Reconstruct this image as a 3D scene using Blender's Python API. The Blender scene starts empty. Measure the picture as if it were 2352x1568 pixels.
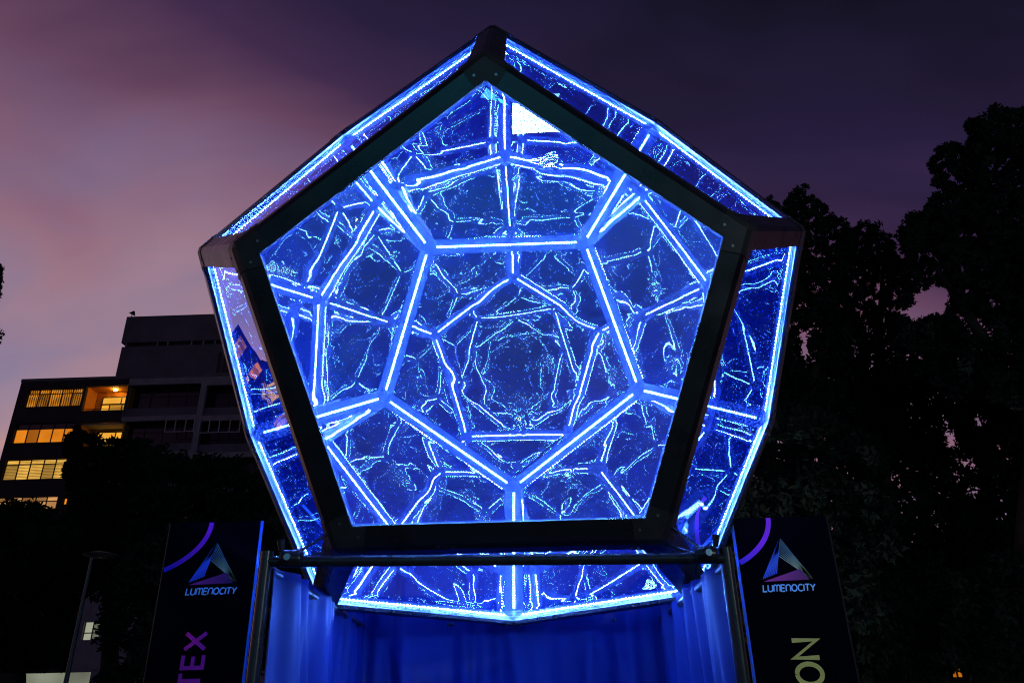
import bpy, math, random
import numpy as np
from mathutils import Vector, Matrix

random.seed(7)
rng = np.random.default_rng(11)
scene = bpy.context.scene
col = scene.collection

# ------------------------------------------------------------------ camera
CAM = Vector((0.10699, -3.17187, 1.34909))
RT = Vector((0.999293, 0.031076, -0.021149))
UP = Vector((0.03205, -0.410392, 0.911346))
FW = Vector((-0.019641, 0.91138, 0.411098))
FPX = 1661.29                       # focal length for a picture 2352 wide
cd = bpy.data.cameras.new('camera')
cam = bpy.data.objects.new('camera', cd)
col.objects.link(cam)
cam.matrix_world = Matrix(((RT.x, UP.x, -FW.x, CAM.x), (RT.y, UP.y, -FW.y, CAM.y),
                           (RT.z, UP.z, -FW.z, CAM.z), (0, 0, 0, 1)))
cd.sensor_width = 36
cd.lens = FPX / 2352 * 36
cd.clip_start = 0.05
cd.clip_end = 3000
scene.camera = cam

# ------------------------------------------------------------------ sky (dusk)
world = bpy.data.worlds.new('World')
scene.world = world
world.use_nodes = True


class NT:
    """small helper around a node tree"""
    def __init__(s, tree):
        s.t = tree
        tree.nodes.clear()

    def n(s, kind, **kw):
        nd = s.t.nodes.new(kind)
        for k, v in kw.items():
            if k.startswith('i_'):
                key = k[2:]
                key = int(key) if key.isdigit() else key.replace('_', ' ')
                sock = nd.inputs[key]
                if isinstance(v, bpy.types.NodeSocket):
                    s.t.links.new(v, sock)
                else:
                    sock.default_value = v
            else:
                setattr(nd, k, v)
        return nd

    def link(s, a, b):
        s.t.links.new(a, b)

    def math(s, op, a, b=0.0, c=None, clamp=False):
        nd = s.n('ShaderNodeMath', operation=op, use_clamp=clamp)
        for i, v in enumerate((a, b) if c is None else (a, b, c)):
            if isinstance(v, bpy.types.NodeSocket):
                s.link(v, nd.inputs[i])
            else:
                nd.inputs[i].default_value = v
        return nd.outputs[0]

    def ramp(s, fac, stops, interp='EASE'):
        nd = s.n('ShaderNodeValToRGB')
        cr = nd.color_ramp
        cr.interpolation = interp
        while len(cr.elements) < len(stops):
            cr.elements.new(0.5)
        for e, (p, c) in zip(cr.elements, stops):
            e.position = p
            e.color = (c[0], c[1], c[2], 1)
        s.link(fac, nd.inputs[0])
        return nd.outputs[0]

    def mix(s, fac, a, b, blend='MIX'):
        nd = s.n('ShaderNodeMix', data_type='RGBA', blend_type=blend)
        for i, v in ((0, fac), (6, a), (7, b)):
            if isinstance(v, bpy.types.NodeSocket):
                s.link(v, nd.inputs[i])
            else:
                nd.inputs[i].default_value = v if i == 0 else (v[0], v[1], v[2], 1)
        return nd.outputs[2]


def lin(r, g, b):
    f = lambda c: (c / 255 / 12.92) if c / 255 <= 0.04045 else ((c / 255 + 0.055) / 1.055) ** 2.4
    return (f(r), f(g), f(b))


w = NT(world.node_tree)
SUN_AZ = math.radians(-45)          # the afterglow lies low on the left
glow = (math.sin(SUN_AZ), math.cos(SUN_AZ), 0.02)
tc = w.n('ShaderNodeTexCoord')
nrm = w.n('ShaderNodeVectorMath', operation='NORMALIZE', i_0=tc.outputs['Generated'])
sep = w.n('ShaderNodeSeparateXYZ', i_0=nrm.outputs[0])
elev = w.math('MULTIPLY', w.math('ARCSINE', sep.outputs[2]), 57.2958)
hor = w.n('ShaderNodeVectorMath', operation='NORMALIZE', i_0=w.n('ShaderNodeVectorMath', operation='MULTIPLY', i_0=nrm.outputs[0], i_1=(1, 1, 0)).outputs[0])
dot = w.n('ShaderNodeVectorMath', operation='DOT_PRODUCT', i_0=hor.outputs[0], i_1=(glow[0], glow[1], 0))
away = w.math('MULTIPLY', w.math('ARCCOSINE', w.math('MULTIPLY', dot.outputs['Value'], 0.9999)), 57.2958)
# clouds: streaky noise on a flattened direction
zz = w.math('ADD', w.math('ABSOLUTE', sep.outputs[2]), 0.5)
flat = w.n('ShaderNodeCombineXYZ', i_0=w.math('DIVIDE', sep.outputs[0], zz), i_1=w.math('DIVIDE', sep.outputs[1], zz), i_2=0.0)
mp = w.n('ShaderNodeMapping', i_0=flat.outputs[0])
mp.inputs['Rotation'].default_value = (0, 0, math.radians(24))
mp.inputs['Scale'].default_value = (0.9, 1.9, 1.0)
mp.inputs['Location'].default_value = (0.2, 2.1, 0.0)
cl = w.n('ShaderNodeTexNoise', i_Vector=mp.outputs[0], i_Scale=2.1, i_Detail=4.0, i_Roughness=0.42, i_Distortion=0.5)
cl2 = w.n('ShaderNodeTexNoise', i_Vector=mp.outputs[0], i_Scale=4.2, i_Detail=3.0, i_Roughness=0.42, i_Distortion=0.6)
cf = w.math('ADD', w.math('MULTIPLY', cl.outputs[0], 0.65), w.math('MULTIPLY', cl2.outputs[0], 0.35))
u = w.math('ADD', elev, w.math('MULTIPLY', w.math('MAXIMUM', w.math('SUBTRACT', away, 16.0), 0.0), 0.34))
u = w.math('ADD', u, w.math('MULTIPLY', w.math('SUBTRACT', cf, 0.5), 34.0))
t0 = w.math('DIVIDE', u, 90.0, clamp=True)
base = w.ramp(t0, [(0.0, lin(150, 120, 138)), (15 / 90, lin(140, 126, 156)), (25 / 90, lin(132, 114, 146)), (33 / 90, lin(116, 90, 122)), (41 / 90, lin(90, 60, 92)),
                   (48 / 90, lin(56, 36, 74)), (55 / 90, lin(32, 23, 58)), (66 / 90, lin(13, 10, 30))], 'LINEAR')
pink = w.ramp(t0, [(0.0, lin(206, 146, 128)), (15 / 90, lin(194, 145, 142)), (25 / 90, lin(168, 130, 142)), (33 / 90, lin(146, 104, 124)), (41 / 90, lin(116, 76, 98)),
                   (48 / 90, lin(66, 40, 74)), (55 / 90, lin(38, 25, 58)), (66 / 90, lin(14, 10, 30))], 'LINEAR')
cm = w.ramp(cl2.outputs[0], [(0.30, (0.05, 0.05, 0.05)), (0.68, (0.95, 0.95, 0.95))], 'LINEAR')
skyc = w.mix(cm, base, pink)
nish = w.n('ShaderNodeTexSky', sky_type='NISHITA', sun_disc=False, sun_elevation=math.radians(-2.0),
           sun_rotation=SUN_AZ, air_density=1.6, dust_density=2.0)
bg1 = w.n('ShaderNodeBackground', i_0=skyc, i_1=0.95)
bg2 = w.n('ShaderNodeBackground', i_0=nish.outputs[0], i_1=0.05)
add = w.n('ShaderNodeAddShader', i_0=bg1.outputs[0], i_1=bg2.outputs[0])
w.n('ShaderNodeOutputWorld', i_0=add.outputs[0])

# ------------------------------------------------------------------ the last of the sun, and exposure
sd = bpy.data.lights.new('sun', 'SUN')
sd.energy = 0.03
sd.angle = math.radians(12)
sd.color = (1.0, 0.62, 0.5)
sun = bpy.data.objects.new('sun', sd)
col.objects.link(sun)
sun.rotation_euler = Vector((-glow[0], -glow[1], -0.06)).to_track_quat('-Z', 'Y').to_euler()
scene.view_settings.view_transform = 'Standard'
scene.view_settings.look = 'None'
scene.view_settings.exposure = 0
scene.view_settings.gamma = 1
scene.view_settings.use_curve_mapping = False
scene.render.engine = 'CYCLES'
cy = scene.cycles
cy.max_bounces = 12
cy.glossy_bounces = 12
cy.diffuse_bounces = 3
cy.transmission_bounces = 6
cy.transparent_max_bounces = 24
cy.caustics_reflective = False
cy.caustics_refractive = False
cy.sample_clamp_indirect = 110
cy.use_denoising = True
cy.denoising_prefilter = 'NONE'
cy.use_light_tree = True
cy.use_adaptive_sampling = False
cy.blur_glossy = 0.0
cy.filter_width = 1.1


# ------------------------------------------------------------------ helpers
def at(px, py, D):
    """the point seen at a place of the 2352 x 1568 picture, D metres in front of the camera along Y"""
    d = FW + RT * ((px - 1176) / FPX) + UP * ((784 - py) / FPX)
    return CAM + d * (D / d.y)


def mat(name, color=(0.5, 0.5, 0.5), rough=0.6, metal=0.0, spec=0.5, noise=None, bump=None, emit=None, estr=0.0, sheen=0.0, coat=0.0):
    m = bpy.data.materials.new(name)
    m.use_nodes = True
    t = NT(m.node_tree)
    p = t.n('ShaderNodeBsdfPrincipled')
    p.inputs['Base Color'].default_value = (*color, 1)
    p.inputs['Roughness'].default_value = rough
    p.inputs['Metallic'].default_value = metal
    p.inputs['Specular IOR Level'].default_value = spec
    p.inputs['Sheen Weight'].default_value = sheen
    p.inputs['Coat Weight'].default_value = coat
    o = t.n('ShaderNodeTexCoord').outputs['Object']
    if noise:
        sc, amt = noise
        nz = t.n('ShaderNodeTexNoise', i_Vector=o, i_Scale=sc, i_Detail=6.0, i_Roughness=0.6)
        c = t.ramp(nz.outputs[0], [(0.3, [x * (1 - amt) for x in color]), (0.7, [min(1, x * (1 + amt)) for x in color])], 'LINEAR')
        t.link(c, p.inputs['Base Color'])
        t.link(t.math('ADD', t.math('MULTIPLY', nz.outputs[0], 0.3), rough - 0.15, clamp=True), p.inputs['Roughness'])
    if bump:
        sc, dist = bump
        nz = t.n('ShaderNodeTexNoise', i_Vector=o, i_Scale=sc, i_Detail=4.0)
        b = t.n('ShaderNodeBump', i_Height=nz.outputs[0], i_Distance=dist, i_Strength=1.0)
        t.link(b.outputs[0], p.inputs['Normal'])
    if emit:
        p.inputs['Emission Color'].default_value = (*emit, 1)
        p.inputs['Emission Strength'].default_value = estr
    t.n('ShaderNodeOutputMaterial', i_0=p.outputs[0])
    return m


class MB:
    """collects vertices and faces, then links them as ONE mesh object"""
    def __init__(s):
        s.v, s.f = [], []

    def add(s, vs, fs):
        b = len(s.v)
        s.v.extend(tuple(v) for v in vs)
        s.f.extend(tuple(b + i for i in q) for q in fs)
        return s

    def box(s, x0, x1, y0, y1, z0, z1):
        return s.add([(x, y, z) for z in (z0, z1) for y in (y0, y1) for x in (x0, x1)],
                     [(0, 2, 3, 1), (4, 5, 7, 6), (0, 1, 5, 4), (2, 6, 7, 3), (0, 4, 6, 2), (1, 3, 7, 5)])

    def tube(s, pts, rad, n=10, cap=True):
        pts = [Vector(p) for p in pts]
        rads = rad if isinstance(rad, (list, tuple)) else [rad] * len(pts)
        vs, fs = [], []
        ref = None
        for i, p in enumerate(pts):
            d = (pts[min(i + 1, len(pts) - 1)] - pts[max(i - 1, 0)]).normalized()
            if ref is None:
                ref = d.orthogonal().normalized()
            x = (ref - d * ref.dot(d)).normalized()
            ref = x
            y = d.cross(x)
            for k in range(n):
                a = 2 * math.pi * k / n
                vs.append(p + (x * math.cos(a) + y * math.sin(a)) * rads[i])
        for i in range(len(pts) - 1):
            for k in range(n):
                k2 = (k + 1) % n
                fs.append((i * n + k, i * n + k2, (i + 1) * n + k2, (i + 1) * n + k))
        if cap:
            fs.append(tuple(range(n))[::-1])
            fs.append(tuple((len(pts) - 1) * n + k for k in range(n)))
        return s.add(vs, fs)

    def build(s, name, material, parent=None, smooth=False):
        me = bpy.data.meshes.new(name)
        me.from_pydata(s.v, [], s.f)
        me.materials.append(material)
        if smooth:
            me.polygons.foreach_set('use_smooth', [True] * len(me.polygons))
            me.set_sharp_from_angle(angle=math.radians(40))
        me.update()
        return link(name, me, parent)


def link(name, me, parent=None):
    o = bpy.data.objects.new(name, me)
    col.objects.link(o)
    if parent is not None:
        o.parent = parent
        o.matrix_parent_inverse = parent_world(parent).inverted()
    return o


def parent_world(p):
    m = p.matrix_basis.copy()
    while p.parent is not None:
        p, m = p.parent, p.parent.matrix_basis @ p.matrix_parent_inverse @ m
    return m


def thing(name, label, cat, loc=(0, 0, 0), group=None):
    o = bpy.data.objects.new(name, None)
    col.objects.link(o)
    o.location = loc
    o.empty_display_size = 0.1
    return tag(o, label, cat, group)


def tag(o, label=None, cat=None, group=None, kind=None):
    for k, v in (('label', label), ('category', cat), ('group', group), ('kind', kind)):
        if v:
            o[k] = v
    return o


def grid_mesh(name, P, material, parent=None):
    """P: array (rows, cols, 3) -> smooth sheet"""
    r, c, _ = P.shape
    idx = np.arange(r * c).reshape(r, c)
    q = np.stack([idx[:-1, :-1], idx[:-1, 1:], idx[1:, 1:], idx[1:, :-1]], -1).reshape(-1, 4)
    return np_mesh(name, P.reshape(-1, 3), q, material, parent, True)


def np_mesh(name, verts, quads, material, parent=None, smooth=False, tris=None):
    me = bpy.data.meshes.new(name)
    k = quads.shape[1]
    loops = np.ascontiguousarray(quads, dtype=np.int32).ravel()
    starts = np.arange(0, quads.size, k, dtype=np.int32)
    if tris is not None:
        starts = np.concatenate([starts, quads.size + np.arange(0, tris.size, 3, dtype=np.int32)])
        loops = np.concatenate([loops, np.ascontiguousarray(tris, dtype=np.int32).ravel()])
    me.vertices.add(len(verts))
    me.vertices.foreach_set('co', np.ascontiguousarray(verts, dtype=np.float32).ravel())
    me.loops.add(len(loops))
    me.loops.foreach_set('vertex_index', loops)
    me.polygons.add(len(starts))
    me.polygons.foreach_set('loop_start', starts)
    me.polygons.foreach_set('use_smooth', np.full(len(starts), smooth))
    me.materials.append(material)
    me.update(calc_edges=True)
    me.validate()
    return link(name, me, parent)


def field(n, lo, hi, slope, aniso=(1, 1)):
    """a random height field made of n waves between two wavelengths, with a given rms slope"""
    lam = np.exp(rng.uniform(math.log(lo), math.log(hi), n))
    th = rng.uniform(0, 2 * math.pi, n)
    kx, ky = 2 * math.pi / lam * np.cos(th) * aniso[0], 2 * math.pi / lam * np.sin(th) * aniso[1]
    ph = rng.uniform(0, 2 * math.pi, n)
    am = slope * math.sqrt(2.0 / n) / np.sqrt(kx * kx + ky * ky)

    def h(x, y):
        out = np.zeros_like(x)
        for i in range(n):
            out += am[i] * np.cos(kx[i] * x + ky[i] * y + ph[i])
        return out
    return h


# ------------------------------------------------------------------ materials
BLUE = (0.11, 0.27, 1.0)
M = {}
M['frame'] = mat('black_powder_coated_metal', (0.006, 0.0065, 0.010), 0.30, 0.0, 0.6, noise=(9, 0.35))
M['cap'] = mat('dark_corner_plate', (0.022, 0.022, 0.026), 0.45, 0.15, 0.4, noise=(14, 0.3))
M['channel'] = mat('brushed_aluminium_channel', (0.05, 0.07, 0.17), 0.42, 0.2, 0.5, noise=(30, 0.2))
M['pcb'] = mat('glowing_led_tape', (0.18, 0.18, 0.18), 0.5, emit=BLUE, estr=15.0)
M['bolt'] = mat('steel_bolt', (0.3, 0.3, 0.32), 0.35, 1.0)
M['pipe'] = mat('painted_black_pipe', (0.02, 0.02, 0.024), 0.30, 0.0, 0.3, noise=(20, 0.3))
M['steel'] = mat('galvanised_steel', (0.35, 0.36, 0.38), 0.32, 0.9, 0.5, noise=(25, 0.25))


def led_material():
    m = bpy.data.materials.new('blue_led')
    m.use_nodes = True
    t = NT(m.node_tree)
    e = t.n('ShaderNodeEmission', i_0=(*BLUE, 1), i_1=1300.0)
    d = t.n('ShaderNodeBsdfDiffuse', i_0=(0.9, 0.9, 0.9, 1))
    a = t.n('ShaderNodeAddShader', i_0=e.outputs[0], i_1=d.outputs[0])
    t.n('ShaderNodeOutputMaterial', i_0=a.outputs[0])
    return m


def film_material(name, refl, clear):
    """two-way mirror film: part mirror, part clear, with dusty scatter coloured blue for the LED glow"""
    m = bpy.data.materials.new(name)
    m.use_nodes = True
    t = NT(m.node_tree)
    o = t.n('ShaderNodeTexCoord').outputs['Object']
    tr = t.n('ShaderNodeBsdfTransparent', i_0=(*clear, 1))
    gl = t.n('ShaderNodeBsdfGlossy', i_0=(0.95, 0.97, 1.0, 1), i_1=0.0)
    film = t.n('ShaderNodeMixShader', i_0=refl, i_1=tr.outputs[0], i_2=gl.outputs[0])
    df = t.n('ShaderNodeBsdfDiffuse', i_0=(0.03, 0.10, 0.95, 1))  # blue LED glow is put into the colour of this scatter
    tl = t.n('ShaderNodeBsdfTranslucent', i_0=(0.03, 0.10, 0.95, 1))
    dust_glow = t.n('ShaderNodeMixShader', i_0=0.35, i_1=df.outputs[0], i_2=tl.outputs[0])
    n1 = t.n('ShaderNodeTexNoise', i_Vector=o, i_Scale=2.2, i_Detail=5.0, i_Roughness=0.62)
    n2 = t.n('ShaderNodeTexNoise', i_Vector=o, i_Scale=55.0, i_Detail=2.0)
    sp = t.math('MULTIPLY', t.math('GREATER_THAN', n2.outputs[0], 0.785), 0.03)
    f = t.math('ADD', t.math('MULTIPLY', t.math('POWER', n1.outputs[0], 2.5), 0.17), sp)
    mx = t.n('ShaderNodeMixShader', i_0=f, i_1=film.outputs[0], i_2=dust_glow.outputs[0])
    t.n('ShaderNodeOutputMaterial', i_0=mx.outputs[0])
    return m


M['led'] = led_material()
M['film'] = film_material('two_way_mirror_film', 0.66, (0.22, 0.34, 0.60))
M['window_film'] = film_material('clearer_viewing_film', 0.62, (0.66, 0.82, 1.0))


def paving_material():
    m = bpy.data.materials.new('granite_setts')
    m.use_nodes = True
    t = NT(m.node_tree)
    p = t.n('ShaderNodeBsdfPrincipled', i_Roughness=0.55)
    o = t.n('ShaderNodeTexCoord').outputs['Object']
    br = t.n('ShaderNodeTexBrick', i_Vector=o, i_Scale=1.0)
    for k, v in (('Color1', (0.040, 0.038, 0.036, 1)), ('Color2', (0.026, 0.025, 0.024, 1)), ('Mortar', (0.012, 0.012, 0.012, 1)),
                 ('Mortar Size', 0.009), ('Brick Width', 0.2), ('Row Height', 0.1), ('Bias', 0.0)):
        br.inputs[k].default_value = v
    nz = t.n('ShaderNodeTexNoise', i_Vector=o, i_Scale=1.3, i_Detail=6.0)
    t.link(t.mix(0.5, br.outputs['Color'], t.ramp(nz.outputs[0], [(0.3, (0.018, 0.018, 0.018)), (0.7, (0.042, 0.04, 0.038))]), 'MIX'), p.inputs['Base Color'])
    b = t.n('ShaderNodeBump', i_Height=br.outputs['Fac'], i_Distance=0.012, i_Strength=1.0, invert=True)
    t.link(b.outputs[0], p.inputs['Normal'])
    t.n('ShaderNodeOutputMaterial', i_0=p.outputs[0])
    return m


M['paving'] = paving_material()
M['leaf'] = mat('dark_leaves', (0.012, 0.016, 0.012), 0.8, spec=0.0, noise=(1.4, 0.4))
M['bark'] = mat('bark', (0.035, 0.028, 0.022), 0.85, spec=0.1, noise=(9, 0.4), bump=(18, 0.02))

# ------------------------------------------------------------------ ground
g = MB().add([(-400, -300, 0), (400, -300, 0), (400, 700, 0), (-400, 700, 0)], [(0, 1, 2, 3)]).build('ground', M['paving'])
tag(g, kind='structure')

# ------------------------------------------------------------------ the mirror dodecahedron
A = 1.0281                        # outer edge length in metres
CEN = Vector((0, 0, 2.78))
TILT = math.radians(26.565 - 5.7)
WF = 0.070                        # flange width
TH = 0.014                        # how far the outer skin stands proud of the panels
CH = 0.004                        # chamfer on the outer edge
PHI = (1 + 5 ** 0.5) / 2
rp = A / (2 * math.sin(math.pi / 5))
inr = A * 1.113516364
rm = rp * PHI
ym = math.sqrt((A * 1.401258538) ** 2 - rm * rm)
RX = Matrix.Rotation(TILT, 3, 'X')


def ring(r, y, a0):
    return [RX @ Vector((r * math.sin(a0 + k * 2 * math.pi / 5), y, r * math.cos(a0 + k * 2 * math.pi / 5))) + CEN for k in range(5)]


VERT = ring(rp, -inr, 0) + ring(rm, -ym, 0) + ring(rm, ym, math.pi / 5) + ring(rp, inr, math.pi / 5)
F_ = lambda k: k % 5
U_ = lambda k: 5 + k % 5
V_ = lambda k: 10 + k % 5
B_ = lambda k: 15 + k % 5
FACES = [[F_(k) for k in range(5)], [B_(k) for k in range(5)]]
for k in range(5):
    FACES.append([F_(k), F_(k + 1), U_(k + 1), V_(k), U_(k)])
    FACES.append([B_(k), B_(k + 1), V_(k + 1), U_(k + 1), V_(k)])
FC = [sum((VERT[i] for i in f), Vector()) / 5 for f in FACES]
FN = [(c - CEN).normalized() for c in FC]
AP = A * 0.688191


def inset(fi, vi, wd, out=0.0):
    c = FC[fi]
    return c + (VERT[vi] - c) * (1 - wd / AP) + FN[fi] * out


EDGES = {}
for fi, f in enumerate(FACES):
    for q in range(5):
        EDGES.setdefault(frozenset((f[q], f[(q + 1) % 5])), []).append(fi)

dode = thing('mirror_dodecahedron', 'giant blue-lit infinity mirror dodecahedron in a black frame on the draped stand', 'light sculpture', (0, 0, 1.6))


def orient(vs, face, inside):
    p = [vs[i] for i in face]
    n = (p[1] - p[0]).cross(p[2] - p[0])
    return face if n.dot(sum(p, Vector()) / len(p) - inside) > 0 else face[::-1]


NLED = 50
for e, (fa, fb) in EDGES.items():
    i, j = tuple(e)
    # outer profile: two flanges and the chamfer between them
    vs = [inset(fa, i, WF), inset(fa, j, WF), inset(fa, j, CH, TH), inset(fa, i, CH, TH), inset(fb, i, CH, TH), inset(fb, j, CH, TH), inset(fb, j, WF), inset(fb, i, WF)]
    mid = sum(vs, Vector()) / 8
    b = MB()
    lip = [inset(fa, i, WF - 0.002, TH), inset(fa, j, WF - 0.002, TH), inset(fb, j, WF - 0.002, TH), inset(fb, i, WF - 0.002, TH)]
    b.add(vs + lip, [orient(vs + lip, q, mid) for q in [(8, 9, 2, 3), (3, 2, 5, 4), (4, 5, 10, 11), (0, 1, 9, 8), (11, 10, 6, 7)]])
    strut = b.build('frame_strut', M['frame'], dode)
    # inner face: the aluminium channel that carries the LED tape
    q = [vs[0], vs[1], vs[6], vs[7]]
    dn = (CEN - mid).normalized()
    ch = MB().add(q, [orient([x for x in q], (0, 1, 2, 3), mid - dn)]).build('led_channel', M['channel'], strut)
    pi, pj = (vs[0] + vs[7]) / 2, (vs[1] + vs[6]) / 2
    ax = (pj - pi).normalized()
    sd_ = ax.cross(dn)
    tape = MB()
    c8 = []
    for pp in (pi + ax * 0.012, pj - ax * 0.012):
        for s_, o_ in ((-1, 0.0005), (1, 0.0005), (1, 0.002), (-1, 0.002)):
            c8.append(pp + sd_ * 0.0065 * s_ + dn * o_)
    tape.add(c8, [(0, 1, 5, 4), (1, 2, 6, 5), (2, 3, 7, 6), (3, 0, 4, 7)])
    tape.build('led_tape', M['pcb'], strut)
    dots = MB()
    L = (pj - pi).length - 0.03
    for k in range(NLED):
        c = pi + ax * (0.015 + L * (k + 0.5) / NLED) + dn * 0.0021
        R0 = 0.0050
        vv = [c + (ax * math.cos(t) + sd_ * math.sin(t)) * R0 for t in [2 * math.pi * m_ / 7 for m_ in range(7)]]
        vv += [c + (ax * math.cos(t) + sd_ * math.sin(t)) * R0 * 0.7 + dn * R0 * 0.65 for t in [2 * math.pi * m_ / 7 for m_ in range(7)]]
        vv += [c + dn * R0 * 0.9]
        dots.add(vv, [(m_, (m_ + 1) % 7, 7 + (m_ + 1) % 7, 7 + m_) for m_ in range(7)] + [(7 + m_, 7 + (m_ + 1) % 7, 14) for m_ in range(7)])
    tag(dots.build('led_lamps', M['led'], strut), kind='stuff')

for vi in range(20):
    fs = [fi for fi, f in enumerate(FACES) if vi in f]
    pin = [inset(fi, vi, WF) for fi in fs]
    ctr = sum(pin, Vector()) / 3
    jn = MB().add(pin, [orient(pin, (0, 1, 2), ctr + (ctr - CEN))]).build('corner_block', M['channel'], dode)
    # the folded cap plate over the corner
    b = MB()
    vs, fc = [], []
    tops = {}
    nb = {}
    OUT = TH + 0.003
    for fi in fs:
        f = FACES[fi]
        q = f.index(vi)
        n1, n2 = f[(q + 1) % 5], f[(q - 1) % 5]
        c0, cp = inset(fi, vi, CH * 0.9, OUT), inset(fi, vi, WF - 0.004, OUT)
        ent = {}
        for nn in (n1, n2):
            d = (VERT[nn] - VERT[vi]).normalized()
            ent[nn] = (c0 + d * 0.085, cp + d * 0.045)
        st = len(vs)
        vs += [c0, ent[n1][0], ent[n1][1], cp, ent[n2][1], ent[n2][0]]
        vs += [p_ - FN[fi] * (0.0026) for p_ in vs[st:st + 6]]
        fc.append(tuple(range(st, st + 6)))
        for m_ in range(1, 5):
            fc.append((st + m_, st + 6 + m_, st + 7 + m_, st + 1 + m_))
        tops[fi] = (st, {n1: st + 1, n2: st + 5})
    for x in range(3):
        for y in range(x + 1, 3):
            fa, fb = fs[x], fs[y]
            for nn in tops[fa][1]:
                if nn in tops[fb][1]:
                    fc.append((tops[fa][0], tops[fa][1][nn], tops[fb][1][nn], tops[fb][0]))
    fc.append(tuple(tops[fi][0] for fi in fs))
    inside = CEN * 0.02 + VERT[vi] * 0.98
    b.add(vs, [orient(vs, q, inside) for q in fc])
    cap = b.build('corner_plate', M['cap'], dode)
    bl = MB()
    for fi in fs:
        f = FACES[fi]
        q = f.index(vi)
        for nn in (f[(q + 1) % 5], f[(q - 1) % 5]):
            d = (VERT[nn] - VERT[vi]).normalized()
            c = inset(fi, vi, 0.034, OUT) + d * 0.045
            bl.tube([c - FN[fi] * 0.001, c + FN[fi] * 0.003], 0.005, 8)
    tag(bl.build('bolt_heads', M['bolt'], cap), kind='stuff')

# mirror film panels with real wrinkles: fine rings along the glued border, coarser ones inside
PW = WF - 0.008
EB = np.arange(0, 0.0571, 0.0038)
ei, st = [EB[-1] + 0.006], 0.008
while ei[-1] < AP - PW - 0.03:
    ei.append(ei[-1] + st)
    st = min(0.017, st * 1.1)
EI = np.array(ei + [AP - PW - 0.003])
NO, NI = 240, 80


def ring_points(ev, ns, ang, Rv):
    k = (AP - PW - ev) / AP
    tt = np.arange(ns) / ns
    px = [(np.cos(ang[q]) * (1 - tt) + np.cos(ang[(q + 1) % 5]) * tt) * Rv * k for q in range(5)]
    py = [(np.sin(ang[q]) * (1 - tt) + np.sin(ang[(q + 1) % 5]) * tt) * Rv * k for q in range(5)]
    sv = np.concatenate([q * 3.7 + (tt - 0.5) * 2 * Rv * math.sin(math.pi / 5) * k for q in range(5)])
    return np.concatenate(px), np.concatenate(py), np.full(5 * ns, ev), sv


for fi, f in enumerate(FACES):
    low = field(7, 1.0, 2.2, 0.0060)
    mid_ = field(12, 0.28, 0.5, 0.0070)
    msk = field(6, 0.5, 0.9, 1.0)
    edg = field(26, 0.030, 0.080, 0.022)
    edgl = field(10, 0.2, 0.6, 0.003)
    zig = field(9, 0.03, 0.06, 0.12)
    c = FC[fi]
    ax = (VERT[f[0]] - c).normalized()
    ay = FN[fi].cross(ax)
    ang = [math.atan2((VERT[v] - c).dot(ay), (VERT[v] - c).dot(ax)) for v in f]
    Rv = (VERT[f[0]] - c).length
    pts = [ring_points(ev, NO, ang, Rv) for ev in EB] + [ring_points(ev, NI, ang, Rv) for ev in EI]
    X, Y, Ev, Sv = (np.concatenate([p[k] for p in pts]) for k in range(4))
    vis = np.clip(Ev - 0.008, 0, None)
    h = low(X, Y) + mid_(X, Y) * np.clip(msk(X, Y) / 0.09 - 0.95, 0, 1)
    h += edg(Sv / 7.0, Ev) * np.exp(-(vis / 0.012) ** 2) + edgl(X, Y) * np.exp(-(vis / 0.045) ** 2)
    for _ in range(1):
        zx, zy = rng.uniform(-0.45, 0.45, 2)
        h += zig(X, Y) * np.exp(-((X - zx) ** 2 + (Y - zy) ** 2) / (2 * 0.034 ** 2))
    h -= h.mean()
    P3 = np.array(c)[None] + X[:, None] * np.array(ax) + Y[:, None] * np.array(ay) + (h[:, None] - 0.0065) * np.array(FN[fi])
    io = np.arange(len(EB) * 5 * NO).reshape(len(EB), 5 * NO)
    ii = io.size + np.arange(len(EI) * 5 * NI).reshape(len(EI), 5 * NI)
    quads = [np.stack([i_[:-1], np.roll(i_, -1, 1)[:-1], np.roll(i_, -1, 1)[1:], i_[1:]], -1).reshape(-1, 4) for i_ in (io, ii)]
    fo, co = io[-1], ii[0]
    cn = np.roll(co, -1)
    f0, f1, f2, f3 = fo[0::3], fo[1::3], fo[2::3], np.roll(fo, -3)[0::3]
    tris = np.concatenate([np.stack(q, -1) for q in ((f0, f1, co), (f1, f2, co), (f2, cn, co), (f2, f3, cn))])
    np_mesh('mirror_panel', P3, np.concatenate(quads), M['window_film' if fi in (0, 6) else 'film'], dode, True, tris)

# ------------------------------------------------------------------ pipe stand under it
stand = thing('pipe_stand', 'black pipe stand with crossbar under the lit dodecahedron', 'stand', (0, 0, 0))
FL, FR = at(612, 1289, 2.25), at(1668, 1281, 2.25)
BL, BR = Vector((-0.80, 0.90, 1.585)), Vector((0.77, 0.90, 1.585))
for p in (FL, FR, BL, BR):
    post = MB().tube([(p.x, p.y, 0), (p.x, p.y, p.z + 0.03)], 0.019, 14).build('post', M['pipe'], stand, True)
    MB().box(p.x - 0.08, p.x + 0.08, p.y - 0.08, p.y + 0.08, 0.001, 0.009).build('foot_plate', M['pipe'], post)
MB().tube([FL, FR], 0.0165, 16).build('crossbar', M['pipe'], stand, True)
for p, q in ((FL, BL), (FR, BR), (BL, BR)):
    MB().tube([p - Vector((0, 0, 0.02)), q - Vector((0, 0, 0.02))], 0.017, 12).build('rail', M['pipe'], stand, True)
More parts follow.
